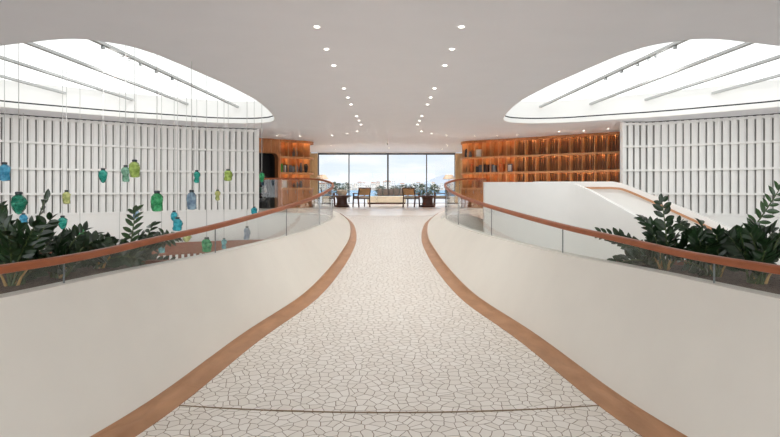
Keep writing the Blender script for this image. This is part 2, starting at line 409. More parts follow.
def plant(bx, by, tips, label, dry=None):
    b = PZ(bx, by, -.735); root = empty('leafy_plant', b, label, 'plant', 'glossy dark green plants in the planter beds')
    for k, tp in enumerate(tips):
        tx, ty = tp[0], tp[1]+(5 if tp[1] < 235 else 0); dd = tp[2] if len(tp) > 2 else R.uniform(-.25, .45); arch = tp[3] if len(tp) > 3 else R.uniform(.04, .16)
        dt = max(b.y+dd, b.y-.3)
        while abs((tx-CX)/F*dt) < xt(dt)+.17 and dt < 6.6: dt += .05
        t = P(tx, ty, dt); an = k*2.4; bb = b + Vector((math.cos(an)*.05, math.sin(an)*.05, -.01))
        frond(root, bb, t, arch, big=R.uniform(.95, 1.2), fresh=(len(tp) > 4))
    if dry:
        for q in range(dry):
            an = q*1.7; p0 = b + Vector((math.cos(an)*.04, math.sin(an)*.04-.04, -.01))
            mb = MB(); mb.tube([p0, p0+Vector((math.cos(an)*.03, 0, .07)), p0+Vector((math.cos(an)*.09, 0, .15))], .012, 6, 0, .005); mb.build('dry_stalk', M['straw'], root)
plant(16, 284, [(-2, 207), (-18, 226), (45, 195, .1, .0), (18, 226), (34, 222), (49, 217), (52, 240), (28, 246), (-12, 248), (8, 236), (60, 262), (40, 258), (24, 262), (-5, 262), (12, 252), (-14, 212), (38, 234), (4, 222)],
      'bushy dark green plant in the left planter bed at the photo edge', 3)
plant(58, 277, [(110, 246, .3, .30), (84, 227, .2, .14), (70, 232), (98, 236, .4, .2), (62, 238), (76, 246), (92, 256), (44, 250), (104, 256), (66, 258), (50, 232)],
      'arching dark green plant in left planter, second from the photo edge', 2)
plant(100, 269, [(128, 236, .5, .1), (112, 250), (88, 248), (120, 262), (136, 258), (84, 260), (106, 243)],
      'low dark green plant in left planter between the arching one and the upright lone frond', 2)
plant(121, 266, [(135, 208, .3, .0, 1), (148, 262, .2), (168, 263, .3, .05), (152, 250, .3), (110, 258)],
      'plant in left planter with one upright lone frond above the handrail')
plant(132, 264, [(176, 232, .6, .13), (152, 222, .4, .0), (163, 229, .5, .1), (142, 238, .4), (150, 250, .3)],
      'small leafy plant at the far end of the left planter bed')
plant(662, 268, [(662, 198, .1, .02), (600, 228, .3, .16), (642, 214, .2), (652, 222, .1), (678, 222), (693, 230), (616, 264, .2, .12), (634, 246), (690, 252), (622, 240, .2), (656, 236), (674, 240), (646, 256)],
      'dark green plant at the far end of the right planter with one tall upright frond', 5)
plant(712, 275, [(680, 219, .4, .14), (702, 220, .3), (716, 230), (736, 232), (698, 238), (726, 240), (672, 250), (690, 226), (779, 185, .15, -.02, 1), (708, 246), (744, 250), (684, 262)],
      'spreading plant in the middle of the right planter with one bright frond leaning right', 2)
plant(756, 283, [(790, 214), (740, 228), (757, 222), (772, 228), (788, 236), (744, 240), (796, 218), (766, 246), (730, 232), (782, 250), (750, 228), (764, 236), (800, 226)],
      'large dark green plant at the right photo edge beside the spreading one', 2)

# ---------------------------------------------------------------- ceiling with two oval skylights
CE = 1.9; TRACK = 60
EDGE = [(0, 45.6), (19.2, 43.2), (35.9, 41.5), (52, 39.6), (70.5, 38.6), (88.5, 39.3), (100, 41), (111.5, 42.6), (123, 44.6), (134.6, 47.3), (146, 50.8), (160, 55.6), (173.8, 61.4), (190, 68.3), (207.3, 76), (224.6, 83.5), (236, 89.2), (247.7, 95.2), (259, 102), (268.5, 110), (273.8, 116.5),
        (274.4, 119.8), (271.5, 121.6), (263.8, 122.8), (247.7, 123.4), (224.6, 123.1), (207, 122.4), (190, 121.3), (160, 119.4), (130, 117.6), (98, 115.2), (65, 112.5), (32, 109.8), (0, 107)]
OV = [(PZ(x, y, CE).x, PZ(x, y, CE).y) for x, y in EDGE]
OV += [(-10.2, 10.9), (-10.5, 10.1), (-10.0, 9.2), (-8.4, 8.2), (-6.9, 7.5)]
hl = catmull([(x, y, 0) for x, y in OV], 3, True); hr = [Vector((-p.x, p.y, 0)) for p in reversed(hl)]
struct(flat('ceiling', [(-14, -8), (14, -8), (14, 28), (-14, 28)], [[(p.x, p.y) for p in hl], [(p.x, p.y) for p in hr]], EYE+CE, M['ceiling']))
for hp, side, sg in ((hl, 'left', -1), (hr, 'right', 1)):
    nr = normals(hp, True); n = len(hp)
    # outward direction from the oval
    cen = sum(hp, Vector())/n
    def off(u): 
        return [Vector((p.x+q[0]*u*s_, p.y+q[1]*u*s_, 0)) for p, q, s_ in [(p, q, (1 if (p.x-cen.x)*q[0]+(p.y-cen.y)*q[1] > 0 else -1)) for p, q in zip(hp, nr)]]
    root = empty('skylight', (cen.x, cen.y, EYE+CE), 'large bright white oval skylight in the ceiling on the %s side' % side, 'skylight')
    def ring(us):
        vs = []; k = len(us)
        loops = [off(u) for u, z in us]
        for i in range(n):
            for (u, z), lp in zip(us, loops): vs.append((lp[i].x, lp[i].y, EYE+CE+z))
        fs = []
        for i in range(n):
            j = (i+1) % n
            for a in range(k-1): fs.append((i*k+a, i*k+a+1, j*k+a+1, j*k+a))
        return MB().add(vs, fs)
    ring([(.02, -.004), (0, -.004), (-.012, .01), (-.012, .12), (0, .13)]).build('fascia', M['white'], root, True)
    ring([(0, .13), (.03, .13), (.03, .165), (0, .165)]).build('shadow_gap', M['dark_gap'], root)
    ring([(0, .165), (.02, .30), (.03, .66)]).build('well_wall', M['white'], root, True)
    lp = off(.03); p = flat('diffuser_pane', [(q.x-cen.x, q.y-cen.y) for q in lp], [], .655, M['sky_pane'], root)
    BEAMS = [((100, 44), (234, 106)), ((24.4, 42.8), (181, 102.5)), ((0, 58.5), (119, 96.5)), ((0, 77), (34, 86))]
    for bi, (pa, pb_) in enumerate(BEAMS):
        A_, B_ = PZ(*pa, 2.36), PZ(*pb_, 2.36); dv = (B_-A_)/(B_.y-A_.y)
        def on_beam(yy, z=2.36):
            q = A_ + dv*(yy-A_.y); return W(q.x if sg < 0 else -q.x, yy, z)
        ys = []
        for i in range(n):
            a, b = hp[i], hp[(i+1) % n]; fa = a.x-on_beam(a.y).x; fb = b.x-on_beam(b.y).x
            if fa*fb < 0: ys.append(a.y+(b.y-a.y)*fa/(fa-fb))
        if len(ys) < 2: continue
        y0, y1 = min(ys), max(ys)
        MB().bar(on_beam(y0, 2.385), on_beam(y1, 2.385), .075, .05).build('beam', M['beam'], root)
        if bi == 0:
            for k, yy in enumerate((8.6, 9.16, 9.39, 9.8, 10.4, 11.1)):
                q = on_beam(yy, 2.36)
                t = tag(MB().lathe([(.014, .0), (.03, -.01), (.034, -.055), (.026, -.055)], q, 10).build('track_spotlight', M['spot'], None, True),
                        'small grey spotlight under the first beam of the %s skylight, %s from the camera' % (side, ORD[k]), 'spotlight', 'track spotlights under the %s skylight beam' % side)
                l = bpy.data.lights.new('track_beam', 'SPOT'); l.energy = TRACK; l.spot_size = math.radians(84); l.spot_blend = 1; l.shadow_soft_size = .04; l.color = (1, .985, .95)
                lo = bpy.data.objects.new('track_beam', l); C.objects.link(lo); lo.location = q + Vector((0, 0, -.07))
                tx, ty = [(-5.2, 16.2), (-6.4, 15.7), (-7.6, 14.9), (-8.8, 14), (-10, 13), (-11.2, 11.6)][k]
                lo.rotation_euler = (W(sg*abs(tx), ty, .3)-lo.location).to_track_quat('-Z', 'Y').to_euler()
    # wire hook on the fascia above the lattice corner
    hx = P(139 if sg < 0 else 637, 119.5, 14.4)

# ---------------------------------------------------------------- lattice screens and lower walls
def lattice(curve, root, x_first_post=True, rng=None):
    al = Along(curve); L = al.L; pth = path_of(curve)
    sgn = rng
    pth = [(Vector((p.x, p.y, EYE)), (q[0]*sgn, q[1]*sgn)) for p, q in pth]
    MB().sweep(pth, [(-.16, -.69), (-.13, -.69), (-.13, 1.895), (-.16, 1.895)]).build('back_panel', M['lattice_back_shade'], root)
    k = int(L/.182); mb = MB(); mf = MB()
    for i in range(k+1):
        p, tg, nn = al.frame(.03+i*.182); nn = nn*sgn
        mb.box((p.x-nn.x*.02, p.y-nn.y*.02, EYE+.60), (.108, .026, 2.56), tg, nn)
        q = p + tg*.071
        mf.box((q.x-nn.x*.085, q.y-nn.y*.085, EYE+.60), (.032, .085, 2.56), tg, nn)
    mb.build('vertical_slats', M['lattice'], root); mf.build('vertical_fins', M['lattice'], root)
    for z in (1.19, .505, -.155):
        MB().sweep(pth, [(-.13, z-.027), (.06, z-.027), (.06, z+.027), (-.13, z+.027)]).build('shelf_rail', M['lattice'], root)
    MB().sweep(pth, [(-.15, -.75), (.04, -.75), (.04, -.68), (-.15, -.68)]).build('bottom_ledge', M['lattice'], root)
    MB().sweep(pth, [(-.15, 1.80), (.012, 1.80), (.012, 1.868), (-.15, 1.868)]).build('top_rail', M['lattice'], root)
    MB().sweep(pth, [(-.15, 1.868), (-.03, 1.868), (-.03, 1.9), (-.15, 1.9)]).build('top_gap', M['dark_gap'], root)
    for s in (0, L):
        p, tg, nn = al.frame(s); nn = nn*sgn
        MB().box((p.x-nn.x*.06, p.y-nn.y*.06, EYE+.575), (.055, .17, 2.635), tg, nn).build('end_post', M['lattice'], root)
gl = catmull([(-4.2, 16.68, 0), (-5.87, 16.1, 0), (-7.27, 15.2, 0), (-9.85, 13.17, 0), (-11.8, 10.8, 0), (-12.8, 8, 0), (-13.1, 5, 0)], 8)
gr = [Vector((6.70, 14.88, 0))] + [Vector((6.70+.73*i/3, 14.88, 0)) for i in range(1, 4)] + catmull([(7.5, 14.86, 0), (9.9, 13.17, 0), (11.8, 10.8, 0), (12.8, 8, 0), (13.1, 5, 0)], 8)
rootL = empty('lattice_screen', W(-7.27, 15.2, -.69), 'tall curved white lattice screen of slats behind the hanging bottles on the left', 'screen')
lattice(gl, rootL, rng=1)
rootR = empty('lattice_screen', W(8.5, 14.2, -.69), 'tall curved white lattice screen of slats behind the staircase on the right', 'screen')
lattice(gr, rootR, rng=-1)
for cv, sg, side in ((gl, 1, 'left'), (gr, -1, 'right')):
    pth = [(Vector((p.x, p.y, EYE)), (q[0]*sg, q[1]*sg)) for p, q in path_of(cv)]
    struct(MB().sweep(pth, [(-.2, -.75), (.02, -.75), (.02, -4.3), (-.2, -4.3)]).build('wall_%s_lower' % side, M['white'], None, True))
# timber balustrade of the floor below, left
cvb = [Vector((-3.35, 16.86, EYE))] + [Vector((p.x, p.y, EYE)) for p in gl]; pb = [(p, q) for p, q in path_of(cvb)]
rootb = empty('timber_balustrade', W(-7, 14.9, -4.3), 'reddish timber balustrade of the lower floor below the left lattice screen', 'balustrade')
MB().sweep(pb, [(.22, -1.63), (.34, -1.63), (.34, -1.98), (.22, -1.98)]).build('top_band', M['timber_low'], rootb, True)
MB().sweep(pb, [(.22, -1.98), (.26, -1.98), (.26, -4.3), (.22, -4.3)]).build('back_board', M['timber_low'], rootb, True)
ab = Along([Vector((p.x+q[0]*.3, p.y+q[1]*.3, EYE)) for p, q in pb])
for i in range(60):
    p, tg, nn = ab.frame(1.2+i*.17)
    MB().box((p.x, p.y, EYE-3.14), (.07, .05, 2.32), tg, nn).build('baluster', M['white'], rootb)

# ---------------------------------------------------------------- staircase on the right
root = empty('staircase', W(4.5, 13.5, -.8), 'white curved staircase with copper handrail descending beside the right lattice screen', 'staircase')
def parapet(name, pts, th):
    al = [Vector(p) for p in pts]; nr = normals(al); vs = []; k = len(al)
    for p, q in zip(al, nr):
        for u in (0, th):
            vs += [Vector((p.x+q[0]*u, p.y+q[1]*u, p.z)), Vector((p.x+q[0]*u, p.y+q[1]*u, EYE-4.31))]
    fs = []
    for i in range(k-1):
        o = i*4; fs += [(o, o+1, o+5, o+4), (o+2, o+6, o+7, o+3), (o, o+4, o+6, o+2), (o+1, o+3, o+7, o+5)]
    fs += [(0, 2, 3, 1), ((k-1)*4, (k-1)*4+1, (k-1)*4+3, (k-1)*4+2)]
    return MB().add(vs, fs).build(name, M['white'], root, True)
near = [W(2.42, 13.2, .152), W(4.1, 13.2, .152), W(4.45, 13.18, .152), W(4.66, 13.08, .10), W(4.9, 12.85, -.03), W(5.75, 11.9, -.70), W(6.6, 10.8, -1.45), W(7.3, 9.8, -2.1)]
farp = [W(4.0, 14.3, .178), W(5.9, 14.3, .178), W(6.16, 14.28, .178), W(6.4, 14.12, .10), W(7.0, 13.65, -.22), W(7.87, 12.9, -.74), W(8.8, 11.9, -1.35), W(9.5, 11, -1.9)]
parapet('near_parapet', near, .16); parapet('far_parapet', farp, .14)
hp_ = [W(5.15, 14.2, .0), W(5.8, 14.2, .0), W(6.12, 14.17, -.005), W(6.4, 14.02, -.07), W(7.0, 13.55, -.42), W(7.87, 12.8, -.97), W(8.75, 11.85, -1.6)]
hp_ = catmull(hp_, 5)
MB().sweep(path_of(hp_), [(-.03, -.03), (.03, -.03), (.03, .03), (-.03, .03)]).build('handrail', M['copper'], root, True)
mb = MB()
for i in range(14):
    t = i/13; a = near[3].lerp(near[7], t); b = farp[3].lerp(farp[7], t); tg = (near[7]-near[3]); tg.z = 0; tg.normalize()
    a.z = b.z = EYE-.8-.165*(i+1); mid = (a+b)/2; v = (b-a); Ls = v.length; v.normalize(); mb.box(mid-Vector((0, 0, .15)), (Ls*.86, .34, .3), v, Vector((-v.y, v.x, 0)))
mb.build('steps', M['stone'], root)

# ---------------------------------------------------------------- bookcases
def bookcase(path, sg, label, s_start, s_end, bays, dense_from):
    al = Along(path); root = empty('bookcase', al.at(s_start+1) + Vector((0, 0, EYE-.8)), label, 'bookcase')
    seg = al.sub(s_start, s_end, .1); pth = [(Vector((p.x, p.y, EYE)), (q[0]*sg, q[1]*sg)) for p, q in path_of(seg)]   # normal towards the room
    MB().sweep(pth, [(-.36, -.8), (-.33, -.8), (-.33, 1.89), (-.36, 1.89)]).build('back_panel', M['shelf'], root, True)
    MB().sweep(pth, [(-.33, 1.84), (.01, 1.84), (.01, 1.895), (-.33, 1.895)]).build('top_board', M['shelf'], root, True)
    MB().sweep(pth, [(-.33, -.8), (-.01, -.8), (-.01, -.03), (-.33, -.03)]).build('base_cabinet', M['shelf'], root, True)
    for z in (1.22, .60, -.01):
        MB().sweep(pth, [(-.33, z-.02), (.01, z-.02), (.01, z+.02), (-.33, z+.02)]).build('shelf_board', M['shelf'], root, True)
        MB().sweep(pth, [(-.01, z-.055), (.012, z-.055), (.012, z+.022), (-.01, z+.022)]).build('shelf_lip', M['shelf_lip'], root, True)
    MB().sweep(pth, [(-.01, 1.80), (.012, 1.80), (.012, 1.895), (-.01, 1.895)]).build('shelf_lip', M['shelf'], root, True)
    for k, (a, b) in enumerate(zip(bays, bays[1:]+[None])):
        p, tg, nn = al.frame(a); nn = nn*sg
        MB().box((p.x-nn.x*.165, p.y-nn.y*.165, EYE+.92), (.03, .33, 1.86), tg, nn).build('divider', M['shelf_lip'], root)
        if b is None: break
        m = (a+b)/2; p, tg, nn = al.frame(m); nn = nn*sg
        dr = MB().box((p.x-nn.x*.004, p.y-nn.y*.004, EYE-.415), (b-a-.012, .016, .74), tg, nn).build('cabinet_door', M['shelf'], root)
        hq = p + tg*((b-a)*.36) + nn*.012
        MB().box((hq.x, hq.y, EYE-.16), (.012, .018, .12), tg, nn).build('handle', M['steel'], root).parent = dr
        for zt in (1.84, 1.20, .58):
            q = p - nn*.16
            MB().box((q.x, q.y, EYE+zt-.012), ((b-a)*.22, .02, .012), tg, nn).build('led_lamp', M['led'], root)
        if a >= dense_from-.01:
            mb = MB()
            for j in range(-2, 3):
                for (zc_, h) in ((1.53, .6), (.91, .58), (.29, .58)):
                    q = p + tg*(j*(b-a)/5.2) - nn*.28
                    mb.box((q.x, q.y, EYE+zc_), (.035 if j % 2 else .05, .09, h), tg, nn)
            mb.build('slats', M['shelf_dark'], root)
    return root, al
ptsL = [(-5.7, 19.2, 0), (-4.9, 19.76, 0), (-4.34, 20.16, 0), (-3.75, 20.58, 0), (-3.42, 20.84, 0), (-3.22, 21.08, 0), (-3.13, 21.4, 0), (-3.2, 21.75, 0), (-3.5, 22.0, 0)]
cl = catmull(ptsL, 6); AL = Along(cl)
s0 = [s for p, s in zip(AL.p, AL.s) if p.x >= -4.34][0]
bl, aL = bookcase(cl, 1 if False else -1, 'open timber bookcase with rounded end beside the dark doorway on the left', s0, AL.L-.02, [s0+.02+i*.335 for i in range(8) if s0+.02+i*.335 < AL.L-.75], 99)
ptsR = [(3.35, 21.95, 0), (3.06, 21.75, 0), (2.97, 21.42, 0), (3.05, 21.1, 0), (3.28, 20.86, 0), (3.73, 20.54, 0)] + [(5.0, 19.6, 0), (6.4, 18.52, 0), (7.74, 17.5, 0), (8.5, 16.9, 0)]
cr_ = catmull(ptsR, 6); AR = Along(cr_); sD = [s for p, s in zip(AR.p, AR.s) if p.x >= 4.7][0]
nb = int(sD/.335); b1 = [q for q in [sD-(nb-i)*.335 for i in range(nb)] if q > .78]; b2 = [sD+i*.42 for i in range(13) if sD+i*.42 < AR.L]
br, aR = bookcase(cr_, -1, 'long timber bookcase wall with glowing shelf lights behind the staircase on the right', .02, AR.L-.02, b1+b2, sD)
# panel with the dark doorway at the left end of the timber wall
p0 = AL.at(s0); tg = (AL.at(s0)-AL.at(s0-.5)); tg.normalize(); nn = Vector((tg.y, -tg.x, 0))
root = empty('doorway_surround', p0 + Vector((0, 0, EYE-.8)), 'timber wall panel with rounded dark doorway left of the bookcase', 'doorway')
out = [(-1.6, -.8), (-1.6, 1.895), (0, 1.895), (0, -.8), (-.07, -.8)]
hole = [(-.07, 1.15)] + [(-.27+.2*math.cos(a), 1.15+.2*math.sin(a)) for a in [i*PI/16 for i in range(1, 9)]] + [(-1.2+.2*math.cos(a), 1.15+.2*math.sin(a)) for a in [PI/2+i*PI/16 for i in range(0, 9)]] + [(-1.4, -.8)]
poly = out + hole; vs = []
for u, z in poly: vs.append(p0 + tg*u + Vector((0, 0, EYE+z)))
for u, z in poly: vs.append(p0 + tg*u - nn*.34 + Vector((0, 0, EYE+z)))
k = len(poly); fs = [tuple(range(k)), tuple(range(2*k-1, k-1, -1))] + [(i, (i+1) % k, (i+1) % k+k, i+k) for i in range(k)]
mb = MB().add(vs, fs); bm_o = mb.build('timber_panel', M['shelf'], root)
bm = bmesh.new(); bm.from_mesh(bm_o.data); bmesh.ops.triangulate(bm, faces=[f for f in bm.faces if len(f.verts) > 4]); bm.to_mesh(bm_o.data); bm.free()
for u in (-.03, -.36, -.69, -1.02, -1.35): MB().box(p0+tg*u+nn*.012+Vector((0, 0, EYE+1.62)), (.03, .028, .52), tg, nn).build('batten', M['shelf_lip'], root)
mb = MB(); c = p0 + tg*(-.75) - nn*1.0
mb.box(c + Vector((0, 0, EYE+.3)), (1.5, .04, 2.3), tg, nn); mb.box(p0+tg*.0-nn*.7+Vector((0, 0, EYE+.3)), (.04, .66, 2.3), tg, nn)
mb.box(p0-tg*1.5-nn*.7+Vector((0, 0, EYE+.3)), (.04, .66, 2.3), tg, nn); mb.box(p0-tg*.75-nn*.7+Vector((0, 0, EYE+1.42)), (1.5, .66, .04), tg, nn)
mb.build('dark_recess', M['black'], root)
M['vase'] = plain('pale_ceramic', (.55, .55, .55), .35); M['smoke'] = plain('smoky_glass', (.10, .11, .13), .2)
sh = empty('display_stand', p0-tg*.55-nn*.75+Vector((0, 0, EYE-.8)), 'dark two-tier display stand inside the doorway', 'stand')
for z in (-.19, -.50): MB().box(p0-tg*.55-nn*.75+Vector((0, 0, EYE+z-.015)), (.8, .3, .03), tg, nn).build('shelf_board', M['smoke'], sh)
for u in (-.93, -.17): MB().box(p0+tg*u-nn*.75+Vector((0, 0, EYE-.5)), (.03, .3, .6), tg, nn).build('side_panel', M['smoke'], sh)
vase = [(.03, 0), (.06, .02), (.075, .1), (.06, .2), (.03, .25), (.025, .3), (.035, .33)]
def stand_item(name, u, z, prof, mat, label, cat, back=.75):
    return tag(MB().lathe(prof, p0+tg*u-nn*back+Vector((0, 0, EYE+z)), 14).build(name, mat, None, True), label, cat, 'vessels on the display stand')
stand_item('vase', -.70, -.19, vase, M['vase'], 'tall pale vase on the display stand top, left one', 'vase')
stand_item('jar', -.48, -.19, [(.05, 0), (.07, .03), (.075, .16), (.05, .2), (.05, .23)], M['b_pale_green'], 'greenish jar in the middle of the display stand top', 'jar')
stand_item('vase', -.30, -.19, [(r*.9, z*.85) for r, z in vase], M['vase'], 'shorter pale vase on the display stand top, right one', 'vase')
stand_item('bowl', -.62, -.50, [(.03, 0), (.09, .05), (.1, .09), (.09, .09)], M['vase'], 'pale bowl on the lower tier of the display stand, left one', 'bowl')
stand_item('bowl', -.38, -.50, [(.03, 0), (.09, .05), (.1, .09), (.09, .09)], M['vase'], 'pale bowl on the lower tier of the display stand, right one', 'bowl')

# things on the shelves
def book_mat(n, c): M[n] = plain('cover_'+n, c, .5); return M[n]
for n, c in (('green', (.02, .33, .04)), ('charcoal', (.045, .042, .045)), ('grey', (.22, .21, .215)), ('slate', (.12, .12, .14)), ('orange', (.50, .13, .03)), ('cream', (.68, .60, .47)), ('brown', (.12, .05, .03)), ('page', (.75, .72, .65)), ('white_', (.74, .72, .70))): book_mat(n, c)
def on_shelf(A, sg, s, z, back=.17):
    p, tg_, n_ = A.frame(s); n_ = n_*sg; q = p - n_*back; return Vector((q.x, q.y, EYE+z)), tg_, n_
def s_of(A, px):
    q = [(CX+F*p.x/p.y, t) for p, t in zip(A.sub(0, A.L-.001, .02), [A.L*i/(len(A.sub(0, A.L-.001, .02))-1) for i in range(len(A.sub(0, A.L-.001, .02)))])]
    if A is AL: lim = max(q)[1]; q = [t for t in q if t[1] <= lim]
    else: lim = min(q)[1]; q = [t for t in q if t[1] >= lim]
    return min(q, key=lambda t: abs(t[0]-px))[1]
def book(A, s, z, w, h, mat, label, grp, back=.15):
    q, t_, n_ = on_shelf(A, -1, s, z, back); root = empty('book', q, label, 'book', grp)
    MB().box(q+Vector((0, 0, h/2))+n_*.078, (w, .006, h), t_, n_).build('spine', M[mat], root)
    for k in (-1, 1): MB().box(q+Vector((0, 0, h/2))+t_*(k*(w/2-.003)), (.006, .15, h), t_, n_).build('cover', M[mat], root)
    MB().box(q+Vector((0, 0, h/2)), (w-.012, .142, h-.016), t_, n_).build('pages', M['page'], root)
def framed(A, s, z, w, h, mat, label, grp):
    q, t_, n_ = on_shelf(A, -1, s, z, .10); root = empty('picture_frame', q, label, 'picture frame', grp)
    for k in (-1, 1):
        MB().box(q+t_*(k*(w/2-.02))+Vector((0, 0, h/2)), (.04, .03, h), t_, n_).build('frame_side', M[mat], root)
        MB().box(q+Vector((0, 0, h/2+k*(h/2-.02))), (w-.08, .03, .04), t_, n_).build('frame_bar', M[mat], root)
    MB().box(q+Vector((0, 0, h/2))-n_*.004, (w-.08, .012, h-.08), t_, n_).build('picture', M['white_'], root)
def vessel(A, s, z, prof, mat, name, label, cat, grp):
    q, t_, n_ = on_shelf(A, -1, s, z); return tag(MB().lathe(prof, q, 14).build(name, M[mat], None, True), label, cat, grp)
GL = 'objects on the left bookcase'; GR = 'objects on the right bookcase'
book(AL, s_of(AL, 281.6), .62, .16, .33, 'green', 'bright green book on the middle shelf of the left bookcase', GL)
for px, w, h, m_, lb in ((286.4, .05, .27, 'white_', 'white thin book right of the green one on left bookcase'), (288.6, .09, .30, 'charcoal', 'charcoal book in a dark row on the left bookcase, first after the white one'), (291.4, .11, .28, 'slate', 'slate book on left bookcase between charcoal and grey books'), (294.2, .06, .24, 'grey', 'short grey book on left bookcase next to slate one')):
    book(AL, s_of(AL, px), .62, w, h, m_, lb, GL)
vessel(AL, s_of(AL, 297.3), .62, [(.06, 0), (.11, .06), (.12, .2), (.06, .31), (.05, .36)], 'grey', 'vase', 'grey vase on the middle shelf of the left bookcase', 'vase', GL)
vessel(AL, s_of(AL, 296.8), 1.24, [(.06, 0), (.1, .04), (.11, .17), (.07, .26), (.08, .34), (.05, .38)], 'grey', 'sculpture', 'grey lumpy sculpture on the top shelf of the left bookcase', 'sculpture', GL)
vessel(AL, s_of(AL, 303.5), .62, [(.05, 0), (.09, .1), (.05, .3), (.04, .4)], 'slate', 'bottle_vase', 'slate bottle vase near the rounded end of the left bookcase', 'vase', GL)
vessel(AL, s_of(AL, 309), .62, [(.05, 0), (.06, .1), (.1, .26), (.05, .36)], 'charcoal', 'vase', 'charcoal vase at the rounded end of the left bookcase', 'vase', GL)
framed(AL, s_of(AL, 285.5), .01, .23, .30, 'cream', 'cream framed picture on the counter of the left bookcase', GL)
vessel(AL, s_of(AL, 298), .01, [(.08, 0), (.12, .08), (.1, .2), (.06, .24)], 'slate', 'jar', 'squat slate jar on the counter of the left bookcase', 'jar', GL)
vessel(AL, s_of(AL, 304), .01, [(.06, 0), (.1, .1), (.09, .24), (.06, .28)], 'grey', 'jar', 'grey jar on the counter near the rounded end of the left bookcase', 'jar', GL)
framed(AR, s_of(AR, 477.3), 1.24, .24, .30, 'cream', 'cream framed picture on the top shelf of the right bookcase', GR)
vessel(AR, s_of(AR, 466.8), 1.24, [(.07, 0), (.1, .06), (.08, .2), (.05, .26)], 'grey', 'vase', 'grey vase on the top shelf of the right bookcase', 'vase', GR)
vessel(AR, s_of(AR, 463), 1.24, [(.06, 0), (.08, .1), (.06, .3), (.03, .36)], 'charcoal', 'vase', 'charcoal vase on the top shelf at the rounded end of the right bookcase', 'vase', GR)
vessel(AR, s_of(AR, 464.8), .62, [(.05, 0), (.07, .15), (.04, .3), (.05, .42)], 'charcoal', 'vase', 'tall charcoal vase on middle shelf at the rounded end of the right bookcase', 'vase', GR)
vessel(AR, s_of(AR, 469.5), .62, [(.06, 0), (.09, .12), (.05, .28), (.06, .34)], 'orange', 'vase', 'orange vase on the middle shelf of the right bookcase', 'vase', GR)
for px, w, h, m_, lb in ((476, .10, .24, 'charcoal', 'charcoal book on right bookcase, first of the dark row'), (479.3, .13, .30, 'slate', 'slate book on right bookcase, second of the dark row'), (482.6, .13, .31, 'charcoal', 'tall charcoal book on right bookcase, third of the dark row'), (485.6, .09, .29, 'brown', 'brown book on right bookcase in the middle of the dark row'),
                         (490, .13, .30, 'slate', 'slate book on right bookcase after the divider'), (493.4, .12, .27, 'grey', 'grey book on right bookcase near the row end'), (499.8, .20, .30, 'orange', 'wide orange book on the right bookcase')):
    book(AR, s_of(AR, px), .62, w, h, m_, lb, GR)
framed(AR, s_of(AR, 508.6), .62, .22, .31, 'slate', 'slate framed picture on the middle shelf of the right bookcase', GR)

# ---------------------------------------------------------------- room shell
for sg, side in ((-1, 'left'), (1, 'right')):
    struct(MB().box(W(sg*14.05, 10, -.9), (.1, 37, 7)).build('wall_%s_outer' % side, M['white']))
    xj = -4.12 if sg < 0 else 3.86
    struct(MB().box(W(-3.93 if sg < 0 else 3.66, 27.35, .51), (.36, .24, 2.62)).build('trim_%d' % (2 if sg < 0 else 3), M['tan']))
    struct(MB().box(W(xj+sg*.06, 24.75, .55), (.12, 5.5, 2.7)).build('wall_%s_lounge' % side, M['tan']))
    struct(MB().box(W((xj+sg*.12+sg*14)/2, 27.55, .55), (abs(sg*14-xj-sg*.12), .1, 2.7)).build('wall_front_'+side, M['white']))
struct(MB().box(W(0, -8.05, -3), (28.2, .1, 2.6)).build('wall_back', M['white']))
# unseen rear glazing, added to let in light from behind: slim frame only
mb = MB()
for i in range(8): mb.box(W(-14+4*i, -8.05, .1), (.08, .1, 3.6))
struct(mb.build('window_5', M['frame']))
# lounge windows
xs = [-3.76, -2.145, -.105, 1.955, 3.50]; D = 27.5
struct(MB().box(W(-.13, D, 1.875), (7.3, .12, .06)).build('wall_front', M['white']))
for i in range(4):
    a, b = xs[i], xs[i+1]; m = (a+b)/2
    fr = MB(); fr.box(W(m, D, 1.80), (b-a, .09, .09)); fr.box(W(m, D, -.792), (b-a, .09, .016))
    fr.box(W(a+(.03 if i != 2 else .045), D, .51), (.055 if i != 2 else .09, .09, 2.52))
    if i == 3: fr.box(W(b-.02, D, .51), (.04, .09, 2.52))
    w = struct(fr.build('window_%d' % (i+1), M['frame']))
    MB().box(W(m, D+.02, .51), (b-a-.06, .012, 2.5)).build('pane', M['pane'], w)

# ---------------------------------------------------------------- recessed downlights
def downlight(px, py, label, watts=58):
    p = PZ(px, py, CE) if py is not None else W(px[0], px[1], CE); root = empty('recessed_downlight', p, label, 'downlight', 'recessed ceiling downlights')
    MB().lathe([(.034, -.003), (.046, -.003), (.048, .0), (.034, .0)], p+Vector((0, 0, -.004)), 20).build('trim_ring', M['white'], root, True)
    MB().lathe([(.001, -.004), (.033, -.004), (.033, -.001), (.001, -.001)], p+Vector((0, 0, -.003)), 20).build('lamp', M['down'], root)
    l = bpy.data.lights.new('downlight_beam', 'SPOT'); l.energy = watts; l.spot_size = math.radians(105); l.spot_blend = .9; l.shadow_soft_size = .05; l.color = (1, .97, .93)
    lo = bpy.data.objects.new('downlight_beam', l); C.objects.link(lo); lo.location = p + Vector((0, 0, -.02))
row = [(317, 26.5), (326.4, 48.8), (333.6, 65.2), (344, 88.2), (347.8, 97.3), (351, 104.3), (356.6, 116), (359, 120.6), (360.8, 124.4), (357, 131.2), (347, 133.2), (332, 135.2)]
for i, (x, y) in enumerate(row):
    downlight(x, y, '%s recessed downlight from the camera in the left ceiling row' % ORD[i])
    downlight(2*389.2-x, y, '%s recessed downlight from the camera in the right ceiling row' % ORD[i])
for i, (x, y) in enumerate([(277, 135.6), (300, 136.2)]): downlight(x, y, ['recessed downlight above the dark doorway on the left', 'recessed downlight above the left bookcase'][i])
